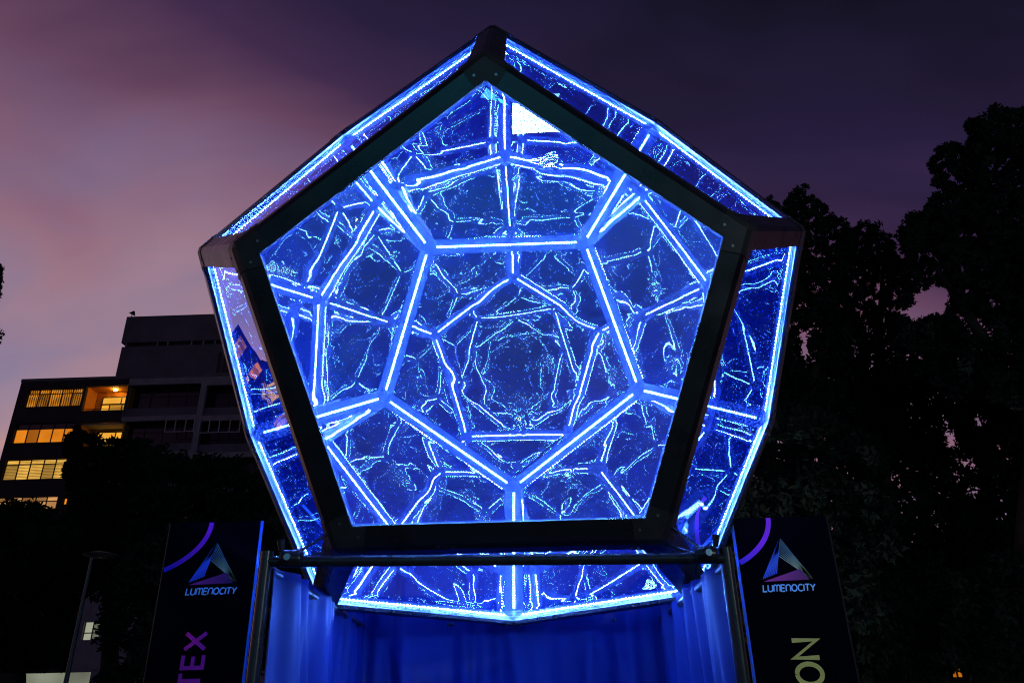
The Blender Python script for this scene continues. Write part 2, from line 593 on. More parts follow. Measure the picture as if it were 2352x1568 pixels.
for sx, p, cpx in ((-1, FL, (668, 1282)), (1, FR, (1622, 1272))):
    c = at(cpx[0], cpx[1], 2.235)
    cl_ = MB().tube([c + Vector((-0.032, 0.005, 0)), c + Vector((-0.022, 0.005, 0)), c + Vector((0.022, 0.005, 0)), c + Vector((0.032, 0.005, 0))], [0.020, 0.026, 0.026, 0.020], 14).build('clamp', M['pipe'], stand, True)
    MB().tube([c + Vector((0, -0.018, 0)), c + Vector((0, -0.040, 0))], 0.010, 14).build('clamp_bolt', M['bolt'], cl_, True)
    MB().tube([c + Vector((-sx * -0.03, 0, 0.02)), c + Vector((sx * 0.035, -0.005, 0.055))], [0.008, 0.012], 10).build('clamp_lever', M['pipe'], cl_, True)
    top = at(772, 1214, 2.36) if sx < 0 else at(1536, 1208, 2.36)
    MB().tube([c + Vector((0, 0.01, 0.01)), top], 0.0055, 8).build('brace_rod', M['pipe'], stand, True)
    MB().tube([c + Vector((0, 0.03, 0.0)), top + Vector((-sx * 0.02, 0.03, -0.05))], 0.004, 8).build('brace_cable', M['pipe'], stand, True)

# ------------------------------------------------------------------ drapes round the stand
def cloth_material(name, c, sheen):
    m = mat(name, c, 0.62, 0, 0.35, sheen=sheen)
    return m


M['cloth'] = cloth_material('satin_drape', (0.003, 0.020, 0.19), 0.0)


def drape(name, label, a, b, seed, nx=170, nz=70, amp=0.042, group=None, sag=0.0, flare=0.06):
    """a hanging cloth between two top points, falling to the ground in folds"""
    r = np.random.default_rng(seed)
    a, b = Vector(a), Vector(b)
    n = Vector((b.y - a.y, a.x - b.x, 0)).normalized()
    Ln = (Vector((b.x, b.y)) - Vector((a.x, a.y))).length
    u = np.linspace(0, 1, nx)[None, :]
    v = np.linspace(0, 1, nz)[:, None] ** 0.9
    ph = r.uniform(0, 6.28, 12)
    fr = r.uniform(3, 16, 12) * Ln
    dr = r.uniform(-1.3, 1.3, 12)
    off = np.zeros((nz, nx))
    for k in range(12):
        off += np.sin(fr[k] * 2 * math.pi * u / 1.6 + ph[k] + dr[k] * v * 2.2) * amp * (0.35 + 1.25 * v) * 4.2 / (fr[k] + 2.0)
    # big diagonal pulls from the tie points
    for k in range(7):
        x0, sl = r.uniform(0, 1), r.uniform(-0.5, 0.5)
        off += 0.032 * np.exp(-((u - x0 - sl * v) / 0.022) ** 2) * r.choice([-1, 1]) * (0.3 + v)
    off += flare * v * (0.5 + 0.5 * np.sin(2.1 * math.pi * u + ph[0]))
    top = np.array(a)[None, None] * (1 - u[..., None]) + np.array(b)[None, None] * u[..., None]
    top = np.broadcast_to(top, (nz, nx, 3)).copy()
    topz = top[..., 2] - sag * 4 * u * (1 - u)
    P = top.copy()
    P[..., 2] = topz * (1 - v) + 0.012 * v
    P += np.array(n)[None, None] * off[..., None]
    o = grid_mesh(name, P, M['cloth'])
    sm = o.modifiers.new('thick', 'SOLIDIFY')
    sm.thickness = 0.003
    return tag(o, label, 'drape', group)


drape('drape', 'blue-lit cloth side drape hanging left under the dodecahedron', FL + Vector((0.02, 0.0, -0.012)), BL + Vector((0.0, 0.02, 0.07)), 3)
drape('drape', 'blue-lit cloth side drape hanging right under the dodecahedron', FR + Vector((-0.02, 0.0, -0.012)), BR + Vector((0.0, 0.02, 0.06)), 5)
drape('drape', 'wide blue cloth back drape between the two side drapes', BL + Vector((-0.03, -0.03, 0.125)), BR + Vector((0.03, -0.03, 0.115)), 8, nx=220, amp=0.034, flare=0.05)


# ------------------------------------------------------------------ banners
def grad_material(name, c0, c1, axis, p0, p1, rough=0.6):
    """printed ink running from one colour to another along an object axis"""
    m = bpy.data.materials.new(name)
    m.use_nodes = True
    t = NT(m.node_tree)
    p = t.n('ShaderNodeBsdfPrincipled', i_Roughness=rough)
    s_ = t.n('ShaderNodeSeparateXYZ', i_0=t.n('ShaderNodeTexCoord').outputs['Object'])
    mr = t.n('ShaderNodeMapRange', i_0=s_.outputs[axis], i_1=p0, i_2=p1)
    t.link(t.ramp(mr.outputs[0], [(0, c0), (1, c1)], 'LINEAR'), p.inputs['Base Color'])
    t.n('ShaderNodeOutputMaterial', i_0=p.outputs[0])
    return m


M['post'] = mat('satin_black_tube', (0.01, 0.01, 0.012), 0.5, 0.0, 0.2)
M['glow_tint_post'] = mat('tube_with_blue_glow_tint', (0.12, 0.30, 0.95), 0.35, 0.0, 0.5)  # blue LED spill painted as the colour of the inner posts
M['banner'] = mat('black_banner_cloth', (0.003, 0.003, 0.0045), 0.9, 0, 0.0, noise=(60, 0.3))
M['ink_blue'] = grad_material('ink_blue', (0.05, 0.10, 0.75), (0.10, 0.35, 1.0), 2, -0.28, -0.11)
M['ink_yellow'] = grad_material('ink_yellow', (0.95, 0.95, 0.30), (0.10, 0.18, 0.16), 2, -0.265, -0.16)
M['ink_red'] = grad_material('ink_crimson', (0.85, 0.05, 0.35), (0.10, 0.01, 0.10), 0, 0.12, 0.32)
M['ink_arc'] = grad_material('ink_arc', (0.03, 0.01, 0.55), (0.75, 0.02, 0.70), 2, -0.21, -0.11)
M['ink_white'] = mat('ink_pale_blue', (0.45, 0.85, 1.0), 0.6)
M['ink_magenta'] = mat('ink_magenta', (1.0, 0.01, 0.42), 0.6)
M['ink_lime'] = mat('ink_lime', (1.0, 0.74, 0.12), 0.6)


def stroke(b, pts, wd, y=0.0):
    """a flat pen stroke in the x-z plane, with mitred joints, facing -y"""
    pts = [Vector((p[0], 0, p[1])) for p in pts]
    L, R_ = [], []
    for i, p in enumerate(pts):
        d0 = (p - pts[i - 1]).normalized() if i else None
        d1 = (pts[i + 1] - p).normalized() if i < len(pts) - 1 else None
        d = ((d0 or d1) + (d1 or d0)).normalized()
        n = Vector((-d.z, 0, d.x))
        k = 1.0 / max(0.5, n.dot(Vector((-(d0 or d1).z, 0, (d0 or d1).x))))
        L.append(p + n * wd / 2 * k)
        R_.append(p - n * wd / 2 * k)
    n = len(pts)
    vs = [(q.x, y, q.z) for q in L] + [(q.x, y, q.z) for q in R_]
    b.add(vs, [(i, i + 1, n + i + 1, n + i) for i in range(n - 1)])


def arc(cx, cz, rx, rz, a0, a1, n=10):
    return [(cx + rx * math.cos(math.radians(a0 + (a1 - a0) * k / n)), cz + rz * math.sin(math.radians(a0 + (a1 - a0) * k / n))) for k in range(n + 1)]


GL = {
    'L': (0.62, [[(0, 1), (0, 0), (0.58, 0)]]),
    'U': (0.74, [[(0, 1), (0, 0.3)] + arc(0.35, 0.3, 0.35, 0.3, 180, 360) + [(0.70, 1)]]),
    'M': (1.02, [[(0, 0), (0, 0.7)] + arc(0.245, 0.72, 0.245, 0.28, 180, 0) + [(0.49, 0.0)], [(0.49, 0.7)] + arc(0.735, 0.72, 0.245, 0.28, 180, 0) + [(0.98, 0.0)]]),
    'E': (0.62, [[(0.58, 1), (0, 1), (0, 0), (0.58, 0)], [(0, 0.5), (0.52, 0.5)]]),
    'N': (0.74, [[(0, 0), (0, 0.7)] + arc(0.35, 0.7, 0.35, 0.3, 180, 0) + [(0.70, 0.0)]]),
    'O': (0.86, [arc(0.41, 0.5, 0.41, 0.5, 90, 450, 24)]),
    'C': (0.70, [arc(0.41, 0.5, 0.41, 0.5, 50, 310, 18)]),
    'I': (0.10, [[(0.05, 0), (0.05, 1)]]),
    'T': (0.70, [[(0, 1), (0.68, 1)], [(0.34, 1), (0.34, 0)]]),
    'Y': (0.72, [[(0, 1), (0.35, 0.48), (0.70, 1)], [(0.35, 0.48), (0.35, 0)]]),
    'X': (0.80, [[(0, 1), (0.76, 0)], [(0.76, 1), (0, 0)]]),
    'Z': (0.80, [[(0, 0), (0, 1), (0.72, 0), (0.72, 1)]]),     # a straight capital N
}


def banner(label, px_top, D, sx, word, ink):
    p = at(px_top[0], px_top[1], D)          # top corner, left
    W_ = 0.425
    root = thing('banner', label, 'banner', (p.x, p.y, 0), 'banners beside the stand')
    H = p.z

    def put(b, name, m, parent, y):
        me_v = [(v[0], v[1], v[2]) for v in b.v]
        o = MB()
        o.v, o.f = me_v, b.f
        me = bpy.data.meshes.new(name)
        me.from_pydata(o.v, [], o.f)
        me.materials.append(m)
        me.update()
        ob = bpy.data.objects.new(name, me)
        col.objects.link(ob)
        ob.parent = parent
        ob.location = (0, y, H) if parent == root else (0, y, 0)
        return ob
    sheet = put(MB().box(0, W_, 0, 0.012, -H + 0.05, 0), 'banner_sheet', M['banner'], root, 0)
    for x in (0.0, W_):
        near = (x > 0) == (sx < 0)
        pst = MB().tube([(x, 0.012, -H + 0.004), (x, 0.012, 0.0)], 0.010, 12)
        put(pst, 'edge_post', M['glow_tint_post'] if near else M['post'], root, 0)
    put(MB().box(-0.05, W_ + 0.05, -0.15, 0.2, -H + 0.002, -H + 0.012), 'base_plate', M['pipe'], root, 0)
    # arc sweeping into the upper left corner
    b = MB()
    dx = 0.0 if sx < 0 else -0.035
    acx = arc(-0.26 + dx, -0.002, 0.455, 0.258, 0, -60, 22)
    acx = [(x, z) for x, z in acx if 0.001 < x]
    stroke(b, acx, 0.022)
    put(b, 'printed_arc', M['ink_arc'], sheet, -0.002)
    # triangle of line fans
    ap, bl_, br_ = (0.232 + dx, -0.098), (0.130 + dx, -0.272), (0.346 + dx, -0.272)
    b = MB()
    for k in range(8):
        e = (bl_[0] + 0.062 * k / 7.0, bl_[1] + 0.022 * k / 7.0 + 0.003)
        stroke(b, [ap, e], 0.0050)
    tag(put(b, 'printed_blue_fan', M['ink_blue'], sheet, -0.002), kind='stuff')
    b = MB()
    for k in range(8):
        s_ = (ap[0] - 0.020 * k / 7.0 + 0.002, ap[1] - 0.072 * k / 7.0)
        stroke(b, [s_, br_], 0.0050)
    tag(put(b, 'printed_yellow_fan', M['ink_yellow'], sheet, -0.0026), kind='stuff')
    b = MB()
    b.add([(bl_[0], 0, bl_[1] - 0.008), (br_[0] - 0.012, 0, br_[1] - 0.004), (br_[0] - 0.047, 0, br_[1] + 0.043)], [(0, 1, 2)])
    put(b, 'printed_red_fan', M['ink_red'], sheet, -0.0032)
    # LUMENOCITY
    total = sum(GL[c][0] + 0.16 for c in 'LUMENOCITY') - 0.16
    h_ = 0.027
    sc = 0.228 / total
    x = 0.124 + dx
    lt = None
    for c in 'LUMENOCITY':
        b = MB()
        wd, ss = GL[c]
        for k, s_ in enumerate(ss):
            stroke(b, [(x + (q[0] + 0.10 * (q[1] - 0.5)) * sc, -0.322 + q[1] * h_) for q in s_], 0.0056, -0.0003 * k)
        put(b, 'printed_letter', M['ink_white'], sheet, -0.002)
        x += (wd + 0.16) * sc
    # the title runs up the banner; its last letters reach into view
    hh, zt, ls = word[3], word[1], word[4]
    for c in word[0]:
        b = MB()
        wd, ss = GL[c]
        wl = wd * ls
        for k, s_ in enumerate(ss):
            # turned a quarter: letter x runs up, letter y runs to the left
            stroke(b, [(word[2] + hh - q[1] * hh, zt - wl + q[0] * ls) for q in s_], word[5], -0.0004 * k)
        put(b, 'printed_title_letter', ink, sheet, -0.002)
        zt -= wl + 0.020
    return root


banner('dark banner left of the drapes with magenta letters TEX and triangle logo', (393, 1201), 3.4, -1, ('XET', -0.480, 0.155, 0.090, 0.087, 0.017), M['ink_magenta'])
banner('dark banner right of the drapes with yellow letters ON and triangle logo', (1683, 1190), 3.4, 1, ('ZO', -0.515, 0.175, 0.106, 0.096, 0.019), M['ink_lime'])

# ------------------------------------------------------------------ the apartment block on the left
DB = 55.0
c7 = lambda X, Y: (X * 0.3187, 676.2 + Y * 0.3187)


def fx(X, Y, D=DB):
    p = at(*c7(X, Y), D)
    return p.x, p.z


YF = CAM.y + DB
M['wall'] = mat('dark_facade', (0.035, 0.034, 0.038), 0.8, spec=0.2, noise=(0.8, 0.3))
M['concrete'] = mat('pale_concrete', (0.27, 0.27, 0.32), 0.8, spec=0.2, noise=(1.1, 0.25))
M['pent'] = mat('rendered_wall', (0.13, 0.13, 0.165), 0.8, spec=0.2, noise=(0.5, 0.25))
M['wframe'] = mat('dark_window_frame', (0.02, 0.018, 0.016), 0.5)
M['rail'] = mat('pale_rail', (0.4, 0.4, 0.45), 0.5)
M['dark_glass'] = mat('unlit_window_glass', (0.012, 0.014, 0.02), 0.08, spec=0.6)


def lit(name, c0, c1, strength, pattern):
    """five rooms, no two as bright or hung alike"""
    return [lit_one(name, c0, c1, strength * k, pattern, 7.3 * q) for q, k in enumerate((1.0, 0.72, 1.15, 0.5, 0.88))]


def lit_one(name, c0, c1, strength, pattern, shift):
    """a lit room behind glass, with curtains, blinds or nothing in the way"""
    m = bpy.data.materials.new(name)
    m.use_nodes = True
    t = NT(m.node_tree)
    o = t.n('ShaderNodeVectorMath', operation='ADD', i_0=t.n('ShaderNodeTexCoord').outputs['Object'], i_1=(shift, shift * 0.3, shift * 0.17)).outputs[0]
    if pattern == 'curtain':
        wv = t.n('ShaderNodeTexWave', wave_type='BANDS', bands_direction='X', i_Vector=o, i_Scale=1.7, i_Distortion=1.8, i_Detail=2.0)
        nz = t.n('ShaderNodeTexNoise', i_Vector=o, i_Scale=1.2, i_Detail=3.0)
        f = t.math('MULTIPLY', t.math('ADD', wv.outputs[1], 0.25), nz.outputs[0])
    elif pattern == 'blind':
        wv = t.n('ShaderNodeTexWave', wave_type='BANDS', bands_direction='Z', i_Vector=o, i_Scale=2.6, i_Distortion=0.3)
        nz = t.n('ShaderNodeTexNoise', i_Vector=o, i_Scale=0.9, i_Detail=2.0)
        f = t.math('ADD', t.math('MULTIPLY', wv.outputs[1], 0.6), t.math('MULTIPLY', nz.outputs[0], 0.5))
    else:
        nz = t.n('ShaderNodeTexNoise', i_Vector=o, i_Scale=0.55, i_Detail=1.5)
        f = nz.outputs[0]
    c = t.ramp(f, [(0.12, c0), (0.75, c1)], 'LINEAR')
    e = t.n('ShaderNodeEmission', i_0=c, i_1=strength)
    gl = t.n('ShaderNodeBsdfGlossy', i_0=(0.6, 0.6, 0.6, 1), i_1=0.05)
    mx = t.n('ShaderNodeMixShader', i_0=0.06, i_1=e.outputs[0], i_2=gl.outputs[0])
    t.n('ShaderNodeOutputMaterial', i_0=mx.outputs[0])
    return m


M['lit_curtain'] = lit('lit_curtained_window', (0.05, 0.014, 0.001), (0.95, 0.34, 0.02), 0.85, 'curtain')
M['lit_orange'] = lit('lit_orange_window', (0.42, 0.10, 0.003), (1.0, 0.30, 0.012), 0.95, 'plain')
M['lit_blind'] = lit('lit_window_with_blinds', (0.08, 0.03, 0.002), (1.0, 0.55, 0.09), 0.95, 'blind')
M['lit_cream'] = lit('lit_cream_window', (0.45, 0.18, 0.05), (0.95, 0.48, 0.16), 0.8, 'plain')
M['lit_pale'] = lit('lit_pale_window', (0.25, 0.29, 0.20), (0.62, 0.66, 0.48), 0.65, 'plain')
M['lit_yellow'] = lit('lit_balcony_door', (0.80, 0.28, 0.01), (1.0, 0.50, 0.06), 1.1, 'plain')
M['loggia'] = mat('ochre_loggia_plaster', (0.62, 0.27, 0.03), 0.8, spec=0.2)
M['bulb'] = mat('ceiling_lamp_glow', (1, 1, 1), emit=(1.0, 0.58, 0.16), estr=70.0)

block = thing('apartment_block', 'dark flat-roofed apartment block with lit orange windows and rooftop storeys', 'building', (-30, YF + 5, 0))
ZROOF = fx(160, 612)[1]
XL = fx(160, 612)[0]
XR = fx(2300, 600)[0]


def slab(name, X0, Z0, X1, Z1, y0, y1, m, parent=block):
    return MB().box(min(X0, X1), max(X0, X1), y0, y1, min(Z0, Z1), max(Z0, Z1)).build(name, m, parent)


def window(xs, zs, panes, y=YF + 0.22, name='window', fr=0.07, parent=block):
    """xs: pane edges from left to right; zs: from top to bottom; panes: material per row"""
    b = MB()
    for x in xs:
        b.box(x - fr / 2, x + fr / 2, y - 0.06, y + 0.03, zs[-1], zs[0])
    for k in range(len(xs) - 1):
        for z in zs:
            b.box(xs[k] + fr / 2 + 0.001, xs[k + 1] - fr / 2 - 0.001, y - 0.05, y + 0.028, z - fr / 2, z + fr / 2)
    wo = b.build(name, M['wframe'], parent)
    tag(wo, kind='stuff')
    for r in range(len(zs) - 1):
        for k in range(len(xs) - 1):
            mt = panes[r]
            if mt is None:
                continue
            if isinstance(mt, (list, tuple)):
                mt = mt[random.choice((0, 0, 1, 2, 3, 4))]
            MB().box(xs[k] + fr / 2 + 0.002, xs[k + 1] - fr / 2 - 0.002, y, y + 0.02, zs[r + 1] + fr / 2 + 0.002, zs[r] - fr / 2 - 0.002).build('pane', mt, wo)
    del wo['kind']
    return wo


openings = []        # (x0, x1, z0, z1) holes in the facade


def row(xm, ymid, ys, panes, name='window'):
    xs = [fx(x, ymid)[0] for x in xm]
    zs = [fx(xm[0], y)[1] for y in ys]
    openings.append((xs[0], xs[-1], zs[-1], zs[0]))
    return window(xs, zs, panes, name=name)


row([190, 265, 345, 430, 505, 586], 748, [685, 716, 810], [M['lit_curtain'], M['lit_curtain']])
row([95, 180, 265, 360, 445, 527], 1020, [930, 970, 1070], [M['dark_glass'], M['lit_orange']])
row([25, 115, 200, 295, 380, 462], 1262, [1192, 1225, 1335], [M['lit_blind'], M['lit_blind']])
row([492, 545], 1272, [1185, 1260, 1365], [M['lit_cream'], M['lit_blind']])
row([-110, -30, 55, 140, 240, 320, 405], 1505, [1465, 1497, 1552], [M['lit_cream'], M['lit_cream']])
row([450, 480], 1490, [1465, 1510], [M['lit_orange']])
# ground floors near the foot of the picture
cb = lambda X, Y: ((X * 0.275) / 0.3187, (1146.6 + Y * 0.275 - 676.2) / 0.3187)
x0, y0 = cb(690, 1020)
x1, y1 = cb(832, 1175)
row([x0, (x0 + x1) / 2, x1], (y0 + y1) / 2, [y0, (y0 * 0.4 + y1 * 0.6), y1], [M['lit_pale'], M['lit_pale']])
x0, y0 = cb(170, 1448)
x1, y1 = cb(760, 1560)
row([x0, x0 * 0.34 + x1 * 0.66, x1], y0, [y0, y1], [M['lit_pale']])

# loggias: lit recesses with a parapet, side walls and a glazed back
for (l, r_, yt, yb, ymid) in ((604, 906, 660, 838, 750), (558, 860, 917, 1095, 1005)):
    xa, xb = fx(l, ymid)[0], fx(r_, ymid)[0]
    zt, zb = fx(l, yt)[1], fx(l, yb)[1]
    openings.append((xa, xb, zb, zt))
    dp = 1.7
    lg = MB()
    lg.box(xa - 0.1, xa, YF + 0.3, YF + dp, zb - 0.9, zt)
    slab('loggia_wall', xa - 0.12, zb - 1.0, xa - 0.001, zt, YF + 0.301, YF + dp, M['loggia'])
    slab('loggia_wall', xb + 0.001, zb - 1.0, xb + 0.12, zt, YF + 0.301, YF + dp, M['loggia'])
    slab('loggia_ceiling', xa, zt + 0.001, xb, zt + 0.12, YF + 0.301, YF + dp, M['loggia'])
    slab('loggia_floor', xa, zb - 1.12, xb, zb - 1.0, YF + 0.301, YF + dp, M['concrete'])
    slab('loggia_back_wall', xa, zb - 1.0, xb, zt, YF + dp + 0.05, YF + dp + 0.2, M['loggia'])
    w_ = xb - xa
    h_ = zt - zb
    window([xa + w_ * 0.16, xa + w_ * 0.62, xb - 0.05], [zt - h_ * 0.20, zt - h_ * 0.48], [M['lit_yellow']], YF + dp, 'transom_window')
    window([xa + w_ * 0.16, xa + w_ * 0.36, xa + w_ * 0.66, xb - 0.05], [zt - h_ * 0.50, zb - 0.95], [M['lit_yellow']], YF + dp, 'balcony_door')
    slab('parapet', xa, zb - 1.0, xb, zb - 0.02, YF + 0.06, YF + 0.2, M['wall'])
    MB().tube([(xa, YF + 0.1, zb + 0.16), (xb, YF + 0.1, zb + 0.16)], 0.025, 8).build('handrail', M['wframe'], block)
    MB().tube([(xa + w_ * 0.55, YF + 0.9, zt - 0.13), (xa + w_ * 0.55, YF + 0.9, zt - 0.02)], 0.13, 12).build('ceiling_lamp', M['bulb'], block)

# the dark bays on the right: concrete grid with recessed glazing
xc = fx(1448, 760)[0]
bays = [(915, 1432, 655, 880), (1478, 2240, 655, 872), (885, 1400, 915, 1140), (1432, 2240, 912, 1140), (860, 1385, 1180, 1420), (1415, 2240, 1180, 1420)]
XB = fx(905, 765)[0]
XC0, XC1 = fx(1432, 765)[0], fx(1475, 765)[0]
for k, (l, r_, yt, yb) in enumerate(bays):
    xa = XB if k % 2 == 0 else XC1
    xb = XC0 if k % 2 == 0 else XR - 0.4
    zt, zb = fx(l, yt)[1], fx(l, yb)[1]
    openings.append((xa, xb, zb, zt))
    n = 4 if k % 2 == 0 else 6
    xs = [xa + 0.05 + (xb - xa - 0.1) * q / n for q in range(n + 1)]
    window(xs, [zt - 0.05, zt - (zt - zb) * 0.26, zb + (zt - zb) * 0.30, zb + 0.02], [M['dark_glass']] * 3, YF + 1.0)
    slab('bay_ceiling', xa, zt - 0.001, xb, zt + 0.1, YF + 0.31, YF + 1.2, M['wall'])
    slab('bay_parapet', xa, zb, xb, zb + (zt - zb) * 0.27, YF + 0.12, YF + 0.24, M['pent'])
    if k in (2, 3):
        for q in range(5 if k == 3 else 4):
            x = fx((1195, 1265, 1338, 1400)[q] if k == 2 else (1440, 1510, 1582, 1658, 1730)[q], 940)[0]
            MB().box(x - 0.04, x + 0.04, YF - 0.06, YF - 0.01, zt - 0.95, zt + 0.02).build('awning_post', M['rail'], block)
        xq = [fx(v, 960)[0] for v in ((1190, 1402) if k == 2 else (1438, 1735))]
        MB().box(xq[0], xq[1], YF - 0.058, YF - 0.012, zt - 1.03, zt - 0.96).build('awning_rail', M['rail'], block)

# facade: cut the wall into rectangles round the openings
xsC = sorted({round(v, 3) for o in openings for v in o[:2]} | {round(XL, 3), round(XR, 3)})
zsC = sorted({round(v, 3) for o in openings for v in o[2:]} | {0.0, round(ZROOF, 3)})
xsC = [x for x in xsC if XL - 0.01 <= x <= XR + 0.01]
zsC = [z for z in zsC if 0 <= z <= ZROOF + 0.01]


def is_open(x, z):
    return any(o[0] < x < o[1] and o[2] < z < o[3] for o in openings)


for r_ in range(len(zsC) - 1):
    z0, z1 = zsC[r_], zsC[r_ + 1]
    k = 0
    while k < len(xsC) - 1:
        zc = (z0 + z1) / 2
        if is_open((xsC[k] + xsC[k + 1]) / 2, zc):
            k += 1
            continue
        m_ = k
        right = xsC[k] > XB - 0.3
        while m_ < len(xsC) - 1 and not is_open((xsC[m_] + xsC[m_ + 1]) / 2, zc) and (xsC[m_] > XB - 0.3) == right:
            m_ += 1
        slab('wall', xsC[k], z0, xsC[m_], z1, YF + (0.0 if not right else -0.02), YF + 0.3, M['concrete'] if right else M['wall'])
        k = m_
slab('side_wall', XL - 0.001, 0, XL + 0.3, ZROOF - 0.002, YF + 0.302, YF + 11, M['wall'])
slab('side_wall', XR - 0.3, 0, XR + 0.001, ZROOF - 0.002, YF + 0.302, YF + 11, M['wall'])
slab('back_wall', XL, 0, XR, ZROOF - 0.003, YF + 11.002, YF + 11.3, M['wall'])
slab('roof', XL - 0.02, ZROOF - 0.25, XR + 0.02, ZROOF + 0.02, YF - 0.05, YF + 11.35, M['pent'])
inner = slab('inner_wall', XL + 0.4, 0, XR - 0.4, ZROOF - 0.3, YF + 2.2, YF + 2.4, M['wall'])
# rooftop storeys
DP = DB + 1.5
YP = CAM.y + DP
pl, zt2 = fx(878, 378, DP)
zb2 = ZROOF
pu, zt1 = fx(914, 160, DP)
zc1 = fx(880, 348, DP)[1]
slab('rooftop_storey', pl, zb2, XR - 0.5, zt2, YP, YP + 8, M['pent'])
slab('clerestory', pl + 0.6, zt2, XR - 0.7, zc1, YP + 0.35, YP + 7.6, M['wall'])
for X in (905, 1130, 1205, 1375, 1460, 1545, 1640, 1760):
    x = fx(X, 360, DP)[0]
    slab('clerestory_post', x - 0.06, zt2 + 0.001, x + 0.06, zc1 - 0.001, YP + 0.06, YP + 0.2, M['concrete'])
up_ = slab('upper_storey', pu, zc1, XR - 0.9, zt1, YP + 0.02, YP + 7.9, M['pent'])
for X in (1590, 1630, 1662):
    xq, zq = fx(X, 415, DP)
    slab('vent_slot', xq - 0.12, fx(X, 580, DP)[1], xq + 0.12, zq, YP - 0.05, YP - 0.002, M['wframe'])
p0 = Vector((fx(925, 158, DP)[0], YP + 0.4, zt1))
fl = thing('roof_floodlight', 'small unlit lamp on a bracket at the roof corner', 'lamp', p0)
MB().tube([p0, p0 + Vector((0.05, 0, 0.45))], 0.03, 8).build('bracket', M['wframe'], fl)
MB().tube([p0 + Vector((0, 0, 0.12)), p0 + Vector((0.5, 0, 0.02))], 0.025, 8).build('stay', M['wframe'], fl)
MB().tube([p0 + Vector((0.05, 0, 0.40)), p0 + Vector((0.22, -0.05, 0.72))], [0.30, 0.06], 12).build('lamp_head', M['wframe'], fl)

# ------------------------------------------------------------------ lamp post in front of the block
lp = at(168, 1515, 9.0)
lt_ = at(207, 1275, 9.0)
post = thing('lamp_post', 'slim unlit lamp post with a flat disc head at lower left', 'lamp post', (lp.x, lp.y, 0))
xm_ = (lp.x + lt_.x) / 2
MB().tube([(xm_, lp.y, 0), (xm_, lp.y, 1.2), (xm_, lp.y, lt_.z)], [0.040, 0.028, 0.018], 12).build('pole', M['pipe'], post, True)
hd = MB().tube([(xm_ + 0.1, lp.y, lt_.z - 0.02), (xm_ + 0.1, lp.y, lt_.z + 0.012), (xm_ + 0.1, lp.y, lt_.z + 0.04)], [0.16, 0.20, 0.06], 24).build('lamp_head', M['pipe'], post, True)


# ------------------------------------------------------------------ trees
def in_poly(x, y, poly):
    c = False
    n = len(poly)
    for i in range(n):
        x0, y0 = poly[i]
        x1, y1 = poly[i - 1]
        if (y0 > y) != (y1 > y) and x < (x1 - x0) * (y - y0) / (y1 - y0) + x0:
            c = not c
    return c


def tree(label, poly, D, trunk_px, gaps=(), clump=15, leaf=0.11, thick=1.4, dens=1.0, per=42, group='trees round the square', limbs=6, layers=3):
    """a tree whose crown fills an outline at its own distance; the crown has depth and is made of single leaves in clumps"""
    r = np.random.default_rng(abs(hash(label)) % 1000 if False else sum(ord(ch) for ch in label))
    xs, ys = [p[0] for p in poly], [p[1] for p in poly]
    area = 0.5 * abs(sum(poly[i][0] * poly[i - 1][1] - poly[i - 1][0] * poly[i][1] for i in range(len(poly))))
    n = int(area / (math.pi * clump * clump) * 1.6 * dens * layers)
    ctr = []
    tries = 0
    while len(ctr) < n and tries < n * 40:
        tries += 1
        x, y = r.uniform(min(xs), max(xs)), r.uniform(min(ys), max(ys))
        if not in_poly(x, y, poly):
            continue
        if any(in_poly(x, y, g_) for g_ in gaps):
            continue
        ctr.append(at(x, y, D + r.normal(0, thick * 0.5)))
    base = at(trunk_px, 1533, D)
    root = thing('tree', label, 'tree', (base.x, base.y, 0), group)
    C = np.array([list(c) for c in ctr])
    rad = clump / FPX * D
    m = len(C) * per
    cen = np.repeat(C, per, 0)
    sz = np.repeat(r.uniform(0.45, 1.45, len(C)), per)[:, None]
    dirn = r.normal(0, 1, (m, 3))
    dirn /= np.linalg.norm(dirn, axis=1, keepdims=True)
    pos = cen + dirn * (r.uniform(0, 1, (m, 1)) ** 0.45) * rad * sz
    a = r.normal(0, 1, (m, 3)) + dirn * 0.9
    a /= np.linalg.norm(a, axis=1, keepdims=True)
    bvec = np.cross(a, r.normal(0, 1, (m, 3)))
    bvec /= np.linalg.norm(bvec, axis=1, keepdims=True)
    ln = leaf * r.uniform(0.6, 1.25, (m, 1))
    wd = ln * 0.42
    v0, v1, v2, v3 = pos - a * ln * 0.5, pos + bvec * wd * 0.5, pos + a * ln * 0.5, pos - bvec * wd * 0.5
    V = np.stack([v0, v1, v2, v3], 1).reshape(-1, 3)
    V[:, 2] = np.maximum(V[:, 2], 0.05)
    q = np.arange(m * 4).reshape(-1, 4)
    cr = np_mesh('crown', V, q, M['leaf'], root)
    cz = C[:, 2].min() * 0.35 + C[:, 2].mean() * 0.65
    top = Vector((C[:, 0].mean(), C[:, 1].mean(), cz))
    rt_ = max(0.09, 0.028 * C[:, 2].max())
    mid = Vector((base.x * 0.6 + top.x * 0.4 + 0.1, base.y, max(0.6, cz * 0.5)))
    trunk = MB().tube([(base.x, base.y, 0), (base.x + 0.03, base.y, 0.3), mid, top], [rt_ * 1.5, rt_ * 1.1, rt_ * 0.85, rt_ * 0.45], 10).build('trunk', M['bark'], root, True)
    for k in range(limbs):
        e = Vector(C[r.integers(len(C))])
        s_ = mid.lerp(top, r.uniform(0.0, 0.95))
        md = s_.lerp(e, 0.5) + Vector((0, 0, 0.2))
        MB().tube([s_, md, e], [rt_ * 0.42, rt_ * 0.26, rt_ * 0.08], 7).build('limb', M['bark'], trunk, True)
    return root


